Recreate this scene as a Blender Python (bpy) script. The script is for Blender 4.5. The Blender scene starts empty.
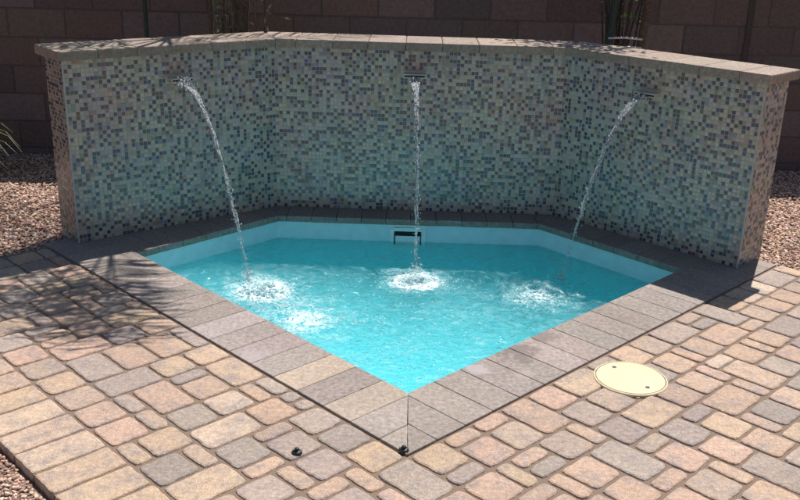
import bpy, bmesh, math, random
from mathutils import Vector, Matrix, noise
R = random.Random(11)
scn = bpy.context.scene
col = scn.collection

# ---------------------------------------------------------------- helpers
def link(name, verts, faces, mat=None, parent=None, smooth=False, fcol=None, recalc=False):
    me = bpy.data.meshes.new(name)
    me.from_pydata([tuple(v) for v in verts], [], faces)
    if recalc:
        bm = bmesh.new(); bm.from_mesh(me); bmesh.ops.recalc_face_normals(bm, faces=bm.faces); bm.to_mesh(me); bm.free()
    if mat: me.materials.append(mat)
    if smooth:
        me.polygons.foreach_set('use_smooth', [True] * len(me.polygons))
    if fcol is not None:
        a = me.attributes.new('tint', 'FLOAT_COLOR', 'FACE')
        flat = []
        for c in fcol: flat += [c[0], c[1], c[2], c[3] if len(c) > 3 else 1.0]
        a.data.foreach_set('color', flat)
    me.update()
    o = bpy.data.objects.new(name, me); col.objects.link(o)
    if parent: o.parent = parent
    return o
def empty(name, loc):
    o = bpy.data.objects.new(name, None); col.objects.link(o); o.location = loc; o.empty_display_size = .1; return o
def tag(o, label, cat, group=None):
    o['label'] = label; o['category'] = cat
    if group: o['group'] = group
    return o
def kind(o, k, label=None, cat=None):
    o['kind'] = k
    if label: o['label'] = label
    if cat: o['category'] = cat
    return o
class MB:
    def __init__(s): s.v = []; s.f = []; s.c = []
    def add(s, verts, faces, c=None):
        b = len(s.v); s.v += [tuple(v) for v in verts]; s.f += [tuple(i + b for i in f) for f in faces]
        if c is not None: s.c += [c] * len(faces)
    def build(s, name, mat, parent=None, smooth=False, recalc=False, org=None):
        vs = s.v
        if org is not None: vs = [(v[0]-org[0], v[1]-org[1], v[2]-org[2]) for v in vs]
        return link(name, vs, s.f, mat, parent, smooth, s.c if s.c else None, recalc)
def box(mb, o, ax, ay, az, c=None):   # o corner-centre, half-axes vectors
    o, ax, ay, az = map(Vector, (o, ax, ay, az))
    vs = [o + a*ax + b*ay + d*az for a in (-1, 1) for b in (-1, 1) for d in (-1, 1)]
    mb.add(vs, [(0,1,3,2), (4,6,7,5), (0,4,5,1), (2,3,7,6), (0,2,6,4), (1,5,7,3)], c)
def tube(mb, pts, rad, n=8, c=None, cap=True):
    pts = [Vector(p) for p in pts]; vs = []; fs = []
    for i, p in enumerate(pts):
        d = (pts[min(i+1, len(pts)-1)] - pts[max(i-1, 0)]).normalized()
        a = d.cross(Vector((0.31, .92, .23))).normalized(); b = d.cross(a)
        r = rad[i] if isinstance(rad, (list, tuple)) else rad
        for k in range(n):
            t = 2*math.pi*k/n; vs.append(p + (a*math.cos(t) + b*math.sin(t))*r)
    for i in range(len(pts)-1):
        for k in range(n):
            fs.append((i*n+k, i*n+(k+1) % n, (i+1)*n+(k+1) % n, (i+1)*n+k))
    if cap: fs += [tuple(range(n-1, -1, -1)), tuple((len(pts)-1)*n+k for k in range(n))]
    mb.add(vs, fs, c)
_ico = {}
def ico(sub):
    if sub not in _ico:
        bm = bmesh.new(); bmesh.ops.create_icosphere(bm, subdivisions=sub, radius=1)
        _ico[sub] = ([v.co.copy() for v in bm.verts], [tuple(v.index for v in f.verts) for f in bm.faces]); bm.free()
    return _ico[sub]
def blob(mb, c, r, sub=1, jit=.0, cc=None, rot=None):
    V, F = ico(sub); c = Vector(c)
    rx, ry, rz = r if isinstance(r, (tuple, list)) else (r, r, r)
    vs = []
    for v in V:
        k = 1 + R.uniform(-jit, jit); w = Vector((v.x*rx*k, v.y*ry*k, v.z*rz*k))
        if rot: w = rot @ w
        vs.append(c + w)
    mb.add(vs, F, cc)

# ---------------------------------------------------------------- materials
def mat(name):
    m = bpy.data.materials.new(name); m.use_nodes = True; nt = m.node_tree; nt.nodes.clear()
    return m, nt, nt.nodes, nt.links
def N(nd, t, **k):
    n = nd.new(t)
    for a, b in k.items():
        if a.startswith('i_'): n.inputs[a[2:].replace('_', ' ')].default_value = b
        else: setattr(n, a, b)
    return n
def simple(name, colr, rough=.6, metal=0, spec=.5, nscale=40, var=.12, bump=.1):
    m, nt, nd, lk = mat(name)
    o = N(nd, 'ShaderNodeOutputMaterial'); p = N(nd, 'ShaderNodeBsdfPrincipled')
    p.inputs['Roughness'].default_value = rough; p.inputs['Metallic'].default_value = metal
    p.inputs['Specular IOR Level'].default_value = spec
    tc = N(nd, 'ShaderNodeTexCoord'); nz = N(nd, 'ShaderNodeTexNoise'); nz.inputs['Scale'].default_value = nscale; nz.inputs['Detail'].default_value = 5
    lk.new(tc.outputs['Object'], nz.inputs['Vector'])
    mr = N(nd, 'ShaderNodeMapRange'); mr.inputs['From Min'].default_value = .3; mr.inputs['From Max'].default_value = .7
    mr.inputs['To Min'].default_value = 1-var; mr.inputs['To Max'].default_value = 1+var
    lk.new(nz.outputs['Fac'], mr.inputs['Value'])
    vm = N(nd, 'ShaderNodeVectorMath', operation='SCALE'); vm.inputs[0].default_value = colr[:3]
    lk.new(mr.outputs[0], vm.inputs['Scale']); lk.new(vm.outputs[0], p.inputs['Base Color'])
    b = N(nd, 'ShaderNodeBump'); b.inputs['Strength'].default_value = bump; b.inputs['Distance'].default_value = .01
    lk.new(nz.outputs['Fac'], b.inputs['Height']); lk.new(b.outputs[0], p.inputs['Normal'])
    lk.new(p.outputs[0], o.inputs[0]); return m
def stone_mat(name, dark_mix=.35, fine=.5, bumpd=.004, bump=.6, rough=.88, shade_and_stains=None):
    """tumbled concrete paver: per-stone tint + blotches + sand speckle + pits"""
    m, nt, nd, lk = mat(name)
    o = N(nd, 'ShaderNodeOutputMaterial'); p = N(nd, 'ShaderNodeBsdfPrincipled'); p.inputs['Roughness'].default_value = rough
    p.inputs['Specular IOR Level'].default_value = .25
    at = N(nd, 'ShaderNodeAttribute', attribute_name='tint'); g = N(nd, 'ShaderNodeNewGeometry')
    def nz(s, d=4, r=.6):
        n = N(nd, 'ShaderNodeTexNoise'); n.inputs['Scale'].default_value = s; n.inputs['Detail'].default_value = d; n.inputs['Roughness'].default_value = r
        lk.new(g.outputs['Position'], n.inputs['Vector']); return n
    def rng(src, a, b, c, d):
        r = N(nd, 'ShaderNodeMapRange'); r.inputs['From Min'].default_value = a; r.inputs['From Max'].default_value = b
        r.inputs['To Min'].default_value = c; r.inputs['To Max'].default_value = d; lk.new(src, r.inputs['Value']); return r.outputs[0]
    def mix(a, b, f, bt='MIX'):
        x = N(nd, 'ShaderNodeMix', data_type='RGBA', blend_type=bt)
        for s, i in ((f, 0), (a, 6), (b, 7)):
            if hasattr(s, 'default_value') or hasattr(s, 'links'): lk.new(s, x.inputs[i])
            else: x.inputs[i].default_value = s
        return x.outputs[2]
    big = nz(13, 5); mid = nz(55, 5, .7); fin = nz(330, 3, .7)
    c1 = mix(at.outputs['Color'], (.30, .245, .225, 1), rng(big.outputs['Fac'], .46, .70, 0, dark_mix))
    c2 = mix(c1, (1, 1, 1, 1), rng(mid.outputs['Fac'], .35, .7, 0, .12))
    sc = N(nd, 'ShaderNodeVectorMath', operation='SCALE'); lk.new(c2, sc.inputs[0])
    mul = N(nd, 'ShaderNodeMath', operation='MULTIPLY'); lk.new(rng(mid.outputs['Fac'], .3, .7, .84, 1.14), mul.inputs[0])
    lk.new(rng(fin.outputs['Fac'], .32, .68, 1-fine*.5, 1+fine*.4), mul.inputs[1]); lk.new(mul.outputs[0], sc.inputs['Scale'])
    out = sc.outputs[0]
    lo = nz(1.6, 5, .6); sc2 = N(nd, 'ShaderNodeVectorMath', operation='SCALE'); lk.new(out, sc2.inputs[0]); lk.new(rng(lo.outputs['Fac'], .35, .65, .88, 1.07), sc2.inputs['Scale']); out = sc2.outputs[0]
    if shade_and_stains:
        for (x, y, r, c, amt) in shade_and_stains:
            d = N(nd, 'ShaderNodeVectorMath', operation='DISTANCE'); lk.new(g.outputs['Position'], d.inputs[0]); d.inputs[1].default_value = (x, y, 0)
            ad = N(nd, 'ShaderNodeMath', operation='ADD'); lk.new(d.outputs['Value'], ad.inputs[0])
            n2 = nz(14, 4, .65); lk.new(rng(n2.outputs['Fac'], .3, .7, -r*.55, r*.55), ad.inputs[1])
            out = mix(out, (*c, 1), rng(ad.outputs[0], r*.55, r, amt, 0))
    lk.new(out, p.inputs['Base Color'])
    a2 = N(nd, 'ShaderNodeMath', operation='MULTIPLY_ADD'); lk.new(fin.outputs['Fac'], a2.inputs[0]); a2.inputs[1].default_value = .45; lk.new(mid.outputs['Fac'], a2.inputs[2])
    b = N(nd, 'ShaderNodeBump'); b.inputs['Strength'].default_value = bump; b.inputs['Distance'].default_value = bumpd
    lk.new(a2.outputs[0], b.inputs['Height']); lk.new(b.outputs[0], p.inputs['Normal']); lk.new(p.outputs[0], o.inputs[0])
    return m
M = {}
M['paver'] = stone_mat('tumbled paver', .85, .95, .006, .9)
M['coping'] = stone_mat('coping paver', .35, .4, .003, .5, shade_and_stains=[
    (.50, 3.50, .11, (.17, .14, .13), .75), (.64, 3.66, .07, (.17, .14, .13), .6), (.33, 3.33, .055, (.40, .36, .36), .7),  # dark spots paint in a frond's shadow; pale ones are efflorescence
    (-.60, 3.38, .08, (.40, .35, .34), .6), (.50, 3.30, .05, (.38, .33, .31), .5)])
M['cap'] = stone_mat('wall cap paver', .25, .3, .003, .5)
M['sand'] = simple('joint sand', (.21, .15, .11), .95, nscale=260, var=.35, bump=.5)
M['soil'] = simple('gravel bed', (.20, .135, .10), .95, nscale=70, var=.4, bump=.8)
M['grout'] = simple('mosaic grout', (.45, .43, .39), .9, nscale=14, var=.12)
M['stucco'] = simple('stucco', (.36, .31, .27), .95, nscale=80, var=.1, bump=.4)
M['lid'] = simple('cream plastic', (.62, .52, .33), .5, nscale=22, var=.09, bump=.05)
M['black'] = simple('black rubber', (.018, .018, .02), .45, nscale=60, var=.2)
M['steel'] = simple('steel', (.35, .34, .32), .35, 1, nscale=60, var=.2)
M['white_plastic'] = simple('white plastic', (.88, .90, .90), .35, nscale=20, var=.04, bump=.02)
M['dark_void'] = simple('dark opening', (.012, .016, .02), .8)
M['spout'] = simple('beige spout', (.56, .50, .40), .5, nscale=40, var=.1)
M['blue'] = simple('blue plastic', (.03, .12, .5), .4, nscale=20, var=.05)
M['bark'] = simple('bark', (.085, .062, .048), .95, nscale=45, var=.5, bump=1.0)
M['wood'] = simple('stake wood', (.11, .075, .05), .9, nscale=60, var=.4, bump=.6)
M['darkgreen'] = simple('green stake', (.022, .04, .03), .6, nscale=40, var=.2)
M['straw'] = simple('dry stalk', (.42, .32, .2), .8, nscale=40, var=.2)
M['tie'] = simple('pale tie', (.6, .58, .55), .6, nscale=30, var=.1)
M['caulk'] = simple('joint filler', (.07, .055, .055), .9, nscale=60, var=.2)

def leaf_mat(name, c1, c2):
    m, nt, nd, lk = mat(name)
    o = N(nd, 'ShaderNodeOutputMaterial'); p = N(nd, 'ShaderNodeBsdfPrincipled'); p.inputs['Roughness'].default_value = .5
    g = N(nd, 'ShaderNodeNewGeometry'); r = N(nd, 'ShaderNodeMix', data_type='RGBA')
    r.inputs[6].default_value = (*c1, 1); r.inputs[7].default_value = (*c2, 1); lk.new(g.outputs['Random Per Island'], r.inputs[0])
    lk.new(r.outputs[2], p.inputs['Base Color']); t = N(nd, 'ShaderNodeBsdfTranslucent'); lk.new(r.outputs[2], t.inputs[0])
    mx = N(nd, 'ShaderNodeMixShader'); mx.inputs[0].default_value = .3; lk.new(p.outputs[0], mx.inputs[1]); lk.new(t.outputs[0], mx.inputs[2]); lk.new(mx.outputs[0], o.inputs[0])
    return m
M['frond'] = leaf_mat('palm leaf', (.045, .09, .03), (.10, .14, .04))
M['grass'] = leaf_mat('desert grass blade', (.14, .19, .04), (.34, .34, .10))
M['leaf'] = leaf_mat('small leaf', (.04, .08, .025), (.09, .13, .04))

def tint_mat(name, rough, spec, coat=0, nscale=60, var=.12, bump=.15, dist=.003):
    m, nt, nd, lk = mat(name)
    o = N(nd, 'ShaderNodeOutputMaterial'); p = N(nd, 'ShaderNodeBsdfPrincipled'); p.inputs['Roughness'].default_value = rough
    p.inputs['Specular IOR Level'].default_value = spec; p.inputs['Coat Weight'].default_value = coat
    at = N(nd, 'ShaderNodeAttribute', attribute_name='tint'); g = N(nd, 'ShaderNodeNewGeometry')
    nz = N(nd, 'ShaderNodeTexNoise'); nz.inputs['Scale'].default_value = nscale; nz.inputs['Detail'].default_value = 4; lk.new(g.outputs['Position'], nz.inputs['Vector'])
    mr = N(nd, 'ShaderNodeMapRange'); mr.inputs['From Min'].default_value = .3; mr.inputs['From Max'].default_value = .7
    mr.inputs['To Min'].default_value = 1-var; mr.inputs['To Max'].default_value = 1+var; lk.new(nz.outputs['Fac'], mr.inputs['Value'])
    vm = N(nd, 'ShaderNodeVectorMath', operation='SCALE'); lk.new(at.outputs['Color'], vm.inputs[0]); lk.new(mr.outputs[0], vm.inputs['Scale'])
    lk.new(vm.outputs[0], p.inputs['Base Color'])
    b = N(nd, 'ShaderNodeBump'); b.inputs['Strength'].default_value = bump; b.inputs['Distance'].default_value = dist
    lk.new(nz.outputs['Fac'], b.inputs['Height']); lk.new(b.outputs[0], p.inputs['Normal']); lk.new(p.outputs[0], o.inputs[0]); return m
M['tile'] = tint_mat('glass mosaic tile', .24, .65, .0, 120, .14, .12, .002)
M['pebble'] = tint_mat('gravel stone', .85, .3, 0, 300, .25, .4, .002)
M['block'] = tint_mat('concrete block', .95, .2, 0, 45, .16, .7, .006)

# pool plaster, slightly aqua
M['plaster'] = simple('pool plaster', (.68, .87, .91), .6, nscale=18, var=.06, bump=.05)

# water: clear tinted body with fine suspended bubbles
WZ = -.148
IMP = [(-.73, 4.48), (.09, 4.68), (.74, 4.52), (-.47, 4.12)]      # where the streams land, last: bubbling return
def water_mat():
    m, nt, nd, lk = mat('pool water')
    o = N(nd, 'ShaderNodeOutputMaterial')
    tr = N(nd, 'ShaderNodeBsdfTransparent'); tr.inputs[0].default_value = (.85, .97, 1, 1)
    gl = N(nd, 'ShaderNodeBsdfGlossy'); gl.inputs['Roughness'].default_value = .06
    g = N(nd, 'ShaderNodeNewGeometry')
    nz = N(nd, 'ShaderNodeTexNoise'); nz.inputs['Scale'].default_value = 38; nz.inputs['Detail'].default_value = 4; nz.inputs['Distortion'].default_value = .6
    lk.new(g.outputs['Position'], nz.inputs['Vector'])
    b = N(nd, 'ShaderNodeBump'); b.inputs['Strength'].default_value = 1.0; b.inputs['Distance'].default_value = .02
    lk.new(nz.outputs['Fac'], b.inputs['Height'])
    lk.new(b.outputs[0], gl.inputs['Normal'])
    fr = N(nd, 'ShaderNodeFresnel'); fr.inputs['IOR'].default_value = 1.33; lk.new(b.outputs[0], fr.inputs['Normal'])
    # aerated water near the surface: scattered by tiny bubbles
    df = N(nd, 'ShaderNodeBsdfDiffuse'); df.inputs[0].default_value = (.42, .78, .82, 1)
    n2 = N(nd, 'ShaderNodeTexNoise'); n2.inputs['Scale'].default_value = 10; n2.inputs['Detail'].default_value = 7; n2.inputs['Roughness'].default_value = .68; n2.inputs['Distortion'].default_value = 1.2
    mp = N(nd, 'ShaderNodeMapping'); mp.inputs['Scale'].default_value = (1, 1.5, 1); lk.new(g.outputs['Position'], mp.inputs[0]); lk.new(mp.outputs[0], n2.inputs['Vector'])
    # field of aeration: sum of falloffs round the impact points
    tot = None
    for (x, y), rad, amp in zip(IMP, (.36, .30, .38, .36), (.34, .28, .17, .24)):
        d = N(nd, 'ShaderNodeVectorMath', operation='DISTANCE'); lk.new(g.outputs['Position'], d.inputs[0]); d.inputs[1].default_value = (x, y, WZ)
        r = N(nd, 'ShaderNodeMapRange', interpolation_type='SMOOTHSTEP'); r.inputs['From Min'].default_value = 0; r.inputs['From Max'].default_value = rad
        r.inputs['To Min'].default_value = amp; r.inputs['To Max'].default_value = 0; lk.new(d.outputs['Value'], r.inputs['Value'])
        if tot is None: tot = r.outputs[0]
        else:
            a = N(nd, 'ShaderNodeMath', operation='ADD'); lk.new(tot, a.inputs[0]); lk.new(r.outputs[0], a.inputs[1]); tot = a.outputs[0]
    a = N(nd, 'ShaderNodeMath', operation='ADD'); lk.new(tot, a.inputs[0]); lk.new(n2.outputs['Fac'], a.inputs[1])
    r = N(nd, 'ShaderNodeMapRange'); r.inputs['From Min'].default_value = .50; r.inputs['From Max'].default_value = .88
    r.inputs['To Min'].default_value = 0.02; r.inputs['To Max'].default_value = .62; lk.new(a.outputs[0], r.inputs['Value'])
    m1 = N(nd, 'ShaderNodeMixShader'); lk.new(r.outputs[0], m1.inputs[0]); lk.new(tr.outputs[0], m1.inputs[1]); lk.new(df.outputs[0], m1.inputs[2])
    core = None
    for (x, y), rad, amp in zip(IMP, (.21, .19, .20, .24), (.46, .46, .13, .13)):
        d = N(nd, 'ShaderNodeVectorMath', operation='DISTANCE'); lk.new(g.outputs['Position'], d.inputs[0]); d.inputs[1].default_value = (x + (.02 if x < 0 else 0), y-.03, WZ)
        q = N(nd, 'ShaderNodeMapRange', interpolation_type='SMOOTHSTEP'); q.inputs['From Min'].default_value = 0; q.inputs['From Max'].default_value = rad
        q.inputs['To Min'].default_value = amp; q.inputs['To Max'].default_value = 0; lk.new(d.outputs['Value'], q.inputs['Value'])
        if core is None: core = q.outputs[0]
        else:
            a = N(nd, 'ShaderNodeMath', operation='ADD'); lk.new(core, a.inputs[0]); lk.new(q.outputs[0], a.inputs[1]); core = a.outputs[0]
    a = N(nd, 'ShaderNodeMath', operation='MULTIPLY_ADD'); lk.new(tot, a.inputs[0]); a.inputs[1].default_value = .45; lk.new(core, a.inputs[2]); tot = a.outputs[0]
    # white froth lying on the surface round the impacts
    n3 = N(nd, 'ShaderNodeTexNoise'); n3.inputs['Scale'].default_value = 42; n3.inputs['Detail'].default_value = 6; n3.inputs['Roughness'].default_value = .75; n3.inputs['Distortion'].default_value = .8
    lk.new(mp.outputs[0], n3.inputs['Vector'])
    t3 = N(nd, 'ShaderNodeMath', operation='MULTIPLY_ADD'); lk.new(tot, t3.inputs[0]); t3.inputs[1].default_value = 1.0; lk.new(n3.outputs['Fac'], t3.inputs[2])
    t4 = N(nd, 'ShaderNodeMath', operation='MULTIPLY_ADD'); lk.new(n2.outputs['Fac'], t4.inputs[0]); t4.inputs[1].default_value = .35; lk.new(t3.outputs[0], t4.inputs[2])
    r3 = N(nd, 'ShaderNodeMapRange'); r3.inputs['From Min'].default_value = .80; r3.inputs['From Max'].default_value = .98; r3.inputs['To Max'].default_value = .95; lk.new(t4.outputs[0], r3.inputs['Value'])
    wd = N(nd, 'ShaderNodeBsdfDiffuse'); wd.inputs[0].default_value = (.86, .97, .98, 1)
    m3 = N(nd, 'ShaderNodeMixShader'); lk.new(r3.outputs[0], m3.inputs[0]); lk.new(m1.outputs[0], m3.inputs[1]); lk.new(wd.outputs[0], m3.inputs[2]); m1 = m3
    m2 = N(nd, 'ShaderNodeMixShader'); lk.new(fr.outputs[0], m2.inputs[0]); lk.new(m1.outputs[0], m2.inputs[1]); lk.new(gl.outputs[0], m2.inputs[2])
    lk.new(m2.outputs[0], o.inputs[0])
    vs = N(nd, 'ShaderNodeVolumePrincipled'); vs.inputs['Color'].default_value = (.42, .982, .995, 1); vs.inputs['Density'].default_value = 1.8; vs.inputs['Anisotropy'].default_value = .1
    lk.new(vs.outputs[0], o.inputs['Volume'])
    return m
M['water'] = water_mat()
def foam_mat():
    m, nt, nd, lk = mat('water foam')
    o = N(nd, 'ShaderNodeOutputMaterial'); d = N(nd, 'ShaderNodeBsdfPrincipled'); d.inputs['Base Color'].default_value = (.86, .95, .96, 1); d.inputs['Roughness'].default_value = .25
    t = N(nd, 'ShaderNodeBsdfTranslucent'); t.inputs[0].default_value = (.75, .95, .97, 1)
    mx = N(nd, 'ShaderNodeMixShader'); mx.inputs[0].default_value = .4; lk.new(d.outputs[0], mx.inputs[1]); lk.new(t.outputs[0], mx.inputs[2]); lk.new(mx.outputs[0], o.inputs[0]); return m
M['foam'] = foam_mat()
def jet_mat(white):
    m, nt, nd, lk = mat('falling water')
    o = N(nd, 'ShaderNodeOutputMaterial'); p = N(nd, 'ShaderNodeBsdfPrincipled'); p.inputs['Base Color'].default_value = (.95, .98, 1, 1); p.inputs['Roughness'].default_value = .03
    p.inputs['IOR'].default_value = 1.33; p.inputs['Transmission Weight'].default_value = 1
    d0 = N(nd, 'ShaderNodeBsdfTranslucent'); d0.inputs[0].default_value = (.93, .96, .97, 1); d1 = N(nd, 'ShaderNodeBsdfDiffuse'); d1.inputs[0].default_value = (.93, .96, .97, 1)
    d = N(nd, 'ShaderNodeMixShader'); d.inputs[0].default_value = .5; lk.new(d0.outputs[0], d.inputs[1]); lk.new(d1.outputs[0], d.inputs[2])
    g = N(nd, 'ShaderNodeNewGeometry'); nz = N(nd, 'ShaderNodeTexNoise'); nz.inputs['Scale'].default_value = 90; lk.new(g.outputs['Position'], nz.inputs['Vector'])
    r = N(nd, 'ShaderNodeMapRange'); r.inputs['From Min'].default_value = .42; r.inputs['From Max'].default_value = .62; r.inputs['To Min'].default_value = white*.45; r.inputs['To Max'].default_value = white; lk.new(nz.outputs['Fac'], r.inputs['Value'])
    b = N(nd, 'ShaderNodeBump'); b.inputs['Strength'].default_value = .6; b.inputs['Distance'].default_value = .01; lk.new(nz.outputs['Fac'], b.inputs['Height']); lk.new(b.outputs[0], p.inputs['Normal'])
    mx = N(nd, 'ShaderNodeMixShader'); lk.new(r.outputs[0], mx.inputs[0]); lk.new(p.outputs[0], mx.inputs[1]); lk.new(d.outputs[0], mx.inputs[2]); lk.new(mx.outputs[0], o.inputs[0]); return m
M['jet'] = jet_mat(.95)
M['froth'] = jet_mat(1.0)

# ---------------------------------------------------------------- plan geometry (metres)
A = Vector((.046, 3.115)); L = Vector((-1.400, 4.575)); Rr = Vector((1.500, 4.563)); BL = Vector((-.742, 5.290)); BR = Vector((.833, 5.282))
U = Vector((-.7038, .7104)); V = Vector((.7078, .7064))
def uv(u, v): return A + U*u + V*v
def perp(a, b):
    d = (b-a).normalized(); return Vector((-d.y, d.x))
def clip(poly, p, n):      # keep side where (q-p).n >= 0
    out = []
    for i in range(len(poly)):
        a, b = poly[i], poly[(i+1) % len(poly)]; da, db = (a-p).dot(n), (b-p).dot(n)
        if da >= 0: out.append(a)
        if (da >= 0) != (db >= 0): out.append(a + (b-a)*(da/(da-db)))
    return out
def area(p): return .5*sum(p[i].x*p[(i+1) % len(p)].y - p[(i+1) % len(p)].x*p[i].y for i in range(len(p)))
def stone(mb, poly, zt, zb, bev, tint, rc=.008, jit=.0, seg=.035, tilt=.0, profile=3):
    """one stone: rounded, slightly wandering outline, soft upper edge"""
    if area(poly) < 0: poly = poly[::-1]
    if abs(area(poly)) < 4e-4: return
    out = []; n = len(poly)
    for i in range(n):
        p, a, b = poly[i], poly[i-1], poly[(i+1) % n]
        r = min(rc, (a-p).length*.4, (b-p).length*.4)
        p1 = p + (a-p).normalized()*r; p2 = p + (b-p).normalized()*r
        out += [p1, (p1+p2)*.25 + p*.5, p2]
    pts = []
    for i in range(len(out)):
        a, b = out[i], out[(i+1) % len(out)]; k = max(1, int((b-a).length/seg))
        for j in range(k): pts.append(a + (b-a)*j/k)
    c = sum(pts, Vector((0, 0)))/len(pts); m = len(pts)
    nrm = []
    for i in range(m):
        d = (pts[(i+1) % m]-pts[i-1]); d = Vector((d.y, -d.x)); nrm.append(d.normalized() if d.length > 0 else Vector((0, 0)))
    if jit:
        s = R.uniform(0, 99)
        pts = [p + nn*(noise.noise(Vector((p.x*22, p.y*22, s)))*jit + noise.noise(Vector((p.x*85, p.y*85, s)))*jit*.6 + R.uniform(-.25, .25)*jit - jit*.3) for p, nn in zip(pts, nrm)]
    tx, ty = R.uniform(-tilt, tilt), R.uniform(-tilt, tilt); dz = R.uniform(-tilt, tilt)*.04
    def z(p, zz): return zz + (p.x-c.x)*tx + (p.y-c.y)*ty + dz
    rings = [(0, zb), (0, zt-bev), (bev*.35, zt-bev*.3), (bev, zt)] if profile == 3 else [(0, zb), (0, zt-bev), (bev, zt)]
    vs = []; fs = []
    for ins, zz in rings:
        for p, nn in zip(pts, nrm):
            q = p - nn*ins*R.uniform(.85, 1.15); vs.append((q.x, q.y, z(q, zz)))
    for k in range(len(rings)-1):
        for i in range(m): fs.append((k*m+i, k*m+(i+1) % m, (k+1)*m+(i+1) % m, (k+1)*m+i))
    t = (len(rings)-1)*m
    vs.append((c.x, c.y, z(c, zt) + .0006))
    for i in range(m): fs.append((t+i, t+(i+1) % m, len(vs)-1))
    mb.add(vs, fs, tint)
def vary(c, s=.08):
    k = 1 + R.uniform(-s, s); return tuple(max(0, x*k*(1+R.uniform(-.03, .03))) for x in c)

# ---------------------------------------------------------------- paving
TAN = (.52, .362, .245); PINK = (.51, .345, .248); CREAM = (.57, .425, .315); GREY = (.345, .276, .230); MAUVE = (.405, .315, .255); BROWN = (.45, .330, .245)
def ptint():
    r = R.random()
    return vary(TAN if r < .32 else PINK if r < .54 else CREAM if r < .58 else GREY if r < .69 else MAUVE if r < .84 else BROWN)
mU = .0785
pav = MB(); J = .0031
u0, v0 = .0805, -1.0185            # grid origin
gi0, gi1 = -38, 30; gj0, gj1 = 0, 45
used = {}
def put(i, j, a, b, tint):
    for x in range(i, i+a):
        for y in range(j, j+b): used[(x, y)] = 1
    ua, ub, va, vb = u0+i*mU, u0+(i+a)*mU, v0+j*mU, v0+(j+b)*mU
    jj = J
    poly = [uv(ua+jj, va+jj), uv(ub-jj, va+jj), uv(ub-jj, vb-jj), uv(ua+jj, vb-jj)]
    polys = [poly]
    # cut away what lies under the coping
    ql, qr = -.312, -.312
    res = []
    for q in polys:
        inl = all((uvl[1] > ql and uvl[0] > qr) for uvl in loc(q))
        if inl: continue
        if any((uvl[1] > ql and uvl[0] > qr) for uvl in loc(q)) or (ub > qr and va < ql < vb) or (vb > ql and ua < qr < ub):
            q1 = clip(q, uv(0, ql), -V)                     # left of the left coping strip
            q2 = clip(clip(q, uv(0, ql), V), uv(qr, 0), -U)  # in front of the right strip
            for w in (q1, q2):
                if len(w) > 2 and abs(area(w)) > 6e-4: res.append(w)
        else: res.append(q)
    for q in res:
        q = clip(q, uv(2.475, 0), -U); 
        if len(q) < 3: continue
        q = clip(q, uv(0, 2.535), -V)
        if len(q) < 3 or abs(area(q)) < 5e-4: continue
        stone(pav, q, 0, -.05, .0090, tint, rc=.025, jit=.0036, seg=.018, tilt=.012)
def loc(poly):
    out = []
    for p in poly:
        d = p-A; det = U.x*V.y-V.x*U.y
        out.append(((d.x*V.y-V.x*d.y)/det, (U.x*d.y-d.x*U.y)/det))
    return out
seeds = [(3,3,2,2,MAUVE),(1,3,2,3,CREAM),(-1,3,2,2,GREY),(-2,0,2,3,TAN),(0,2,2,1,BROWN),(2,1,2,2,TAN),(0,0,2,2,GREY),
 (-13,15,3,2,MAUVE),(-12,13,2,2,PINK),(-14,13,2,2,PINK),(-14,17,2,2,PINK),(-12,17,1,2,BROWN),(-13,27,3,2,TAN),(-11,17,2,2,GREY),
 (-15,19,2,2,PINK),(-13,19,2,2,MAUVE),(-14,21,2,2,TAN),(-1,7,2,2,MAUVE),(-3,7,2,2,GREY),(-5,7,2,2,TAN),(-4,5,2,2,MAUVE),
 (-7,9,2,2,TAN),(-8,7,3,2,MAUVE),(-8,9,1,2,GREY),(-8,11,2,2,PINK),(-2,5,2,2,MAUVE),(1,6,2,2,TAN),(1,8,1,2,BROWN)]
for i, j, a, b, t in seeds:
    if not any((x, y) in used for x in range(i, i+a) for y in range(j, j+b)): put(i, j, a, b, vary(t))
for j in range(gj0, gj1):
    for i in range(gi0, gi1):
        if (i, j) in used: continue
        opts = [(2,2,10), (3,2,2.6), (2,3,2.4), (1,2,1), (2,1,1)]
        fit = [(a, b, w) for a, b, w in opts if not any((x, y) in used for x in range(i, i+a) for y in range(j, j+b))]
        if fit:
            a, b, w = R.choices(fit, [f[2] for f in fit])[0]
        else: a, b = 1, 1
        # avoid leaving single cells: prefer pieces that end flush
        if fit and (a, b) != (1, 2) and (i+a, j) not in used and (i+a+1, j) in used and (i+a-1 > i):
            alt = [f for f in fit if f[0] == a+1 or f[0] == a-1]
            if alt: a, b, w = R.choice(alt)
        put(i, j, a, b, ptint())
# soldier course along the gravel
u = -2.4; 
while u < 2.45:
    w = .148 + R.uniform(-.003, .003)
    t = vary(R.choice([TAN, TAN, PINK, CREAM, TAN, MAUVE]) if u > .9 else R.choice([TAN, (.56, .40, .29), TAN]), .05)
    stone(pav, [uv(u+J, v0-.262), uv(u+w-J, v0-.262), uv(u+w-J, v0-J), uv(u+J, v0-J)], 0, -.05, .008, t, rc=.013, jit=.0035, seg=.018, tilt=.01)
    u += w
kind(pav.build('patio_paving', M['paver'], smooth=False), 'structure')
s = MB()
def sheet(mb, poly, z): mb.add([(p.x, p.y, z) for p in poly], [tuple(range(len(poly)))])
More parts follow.
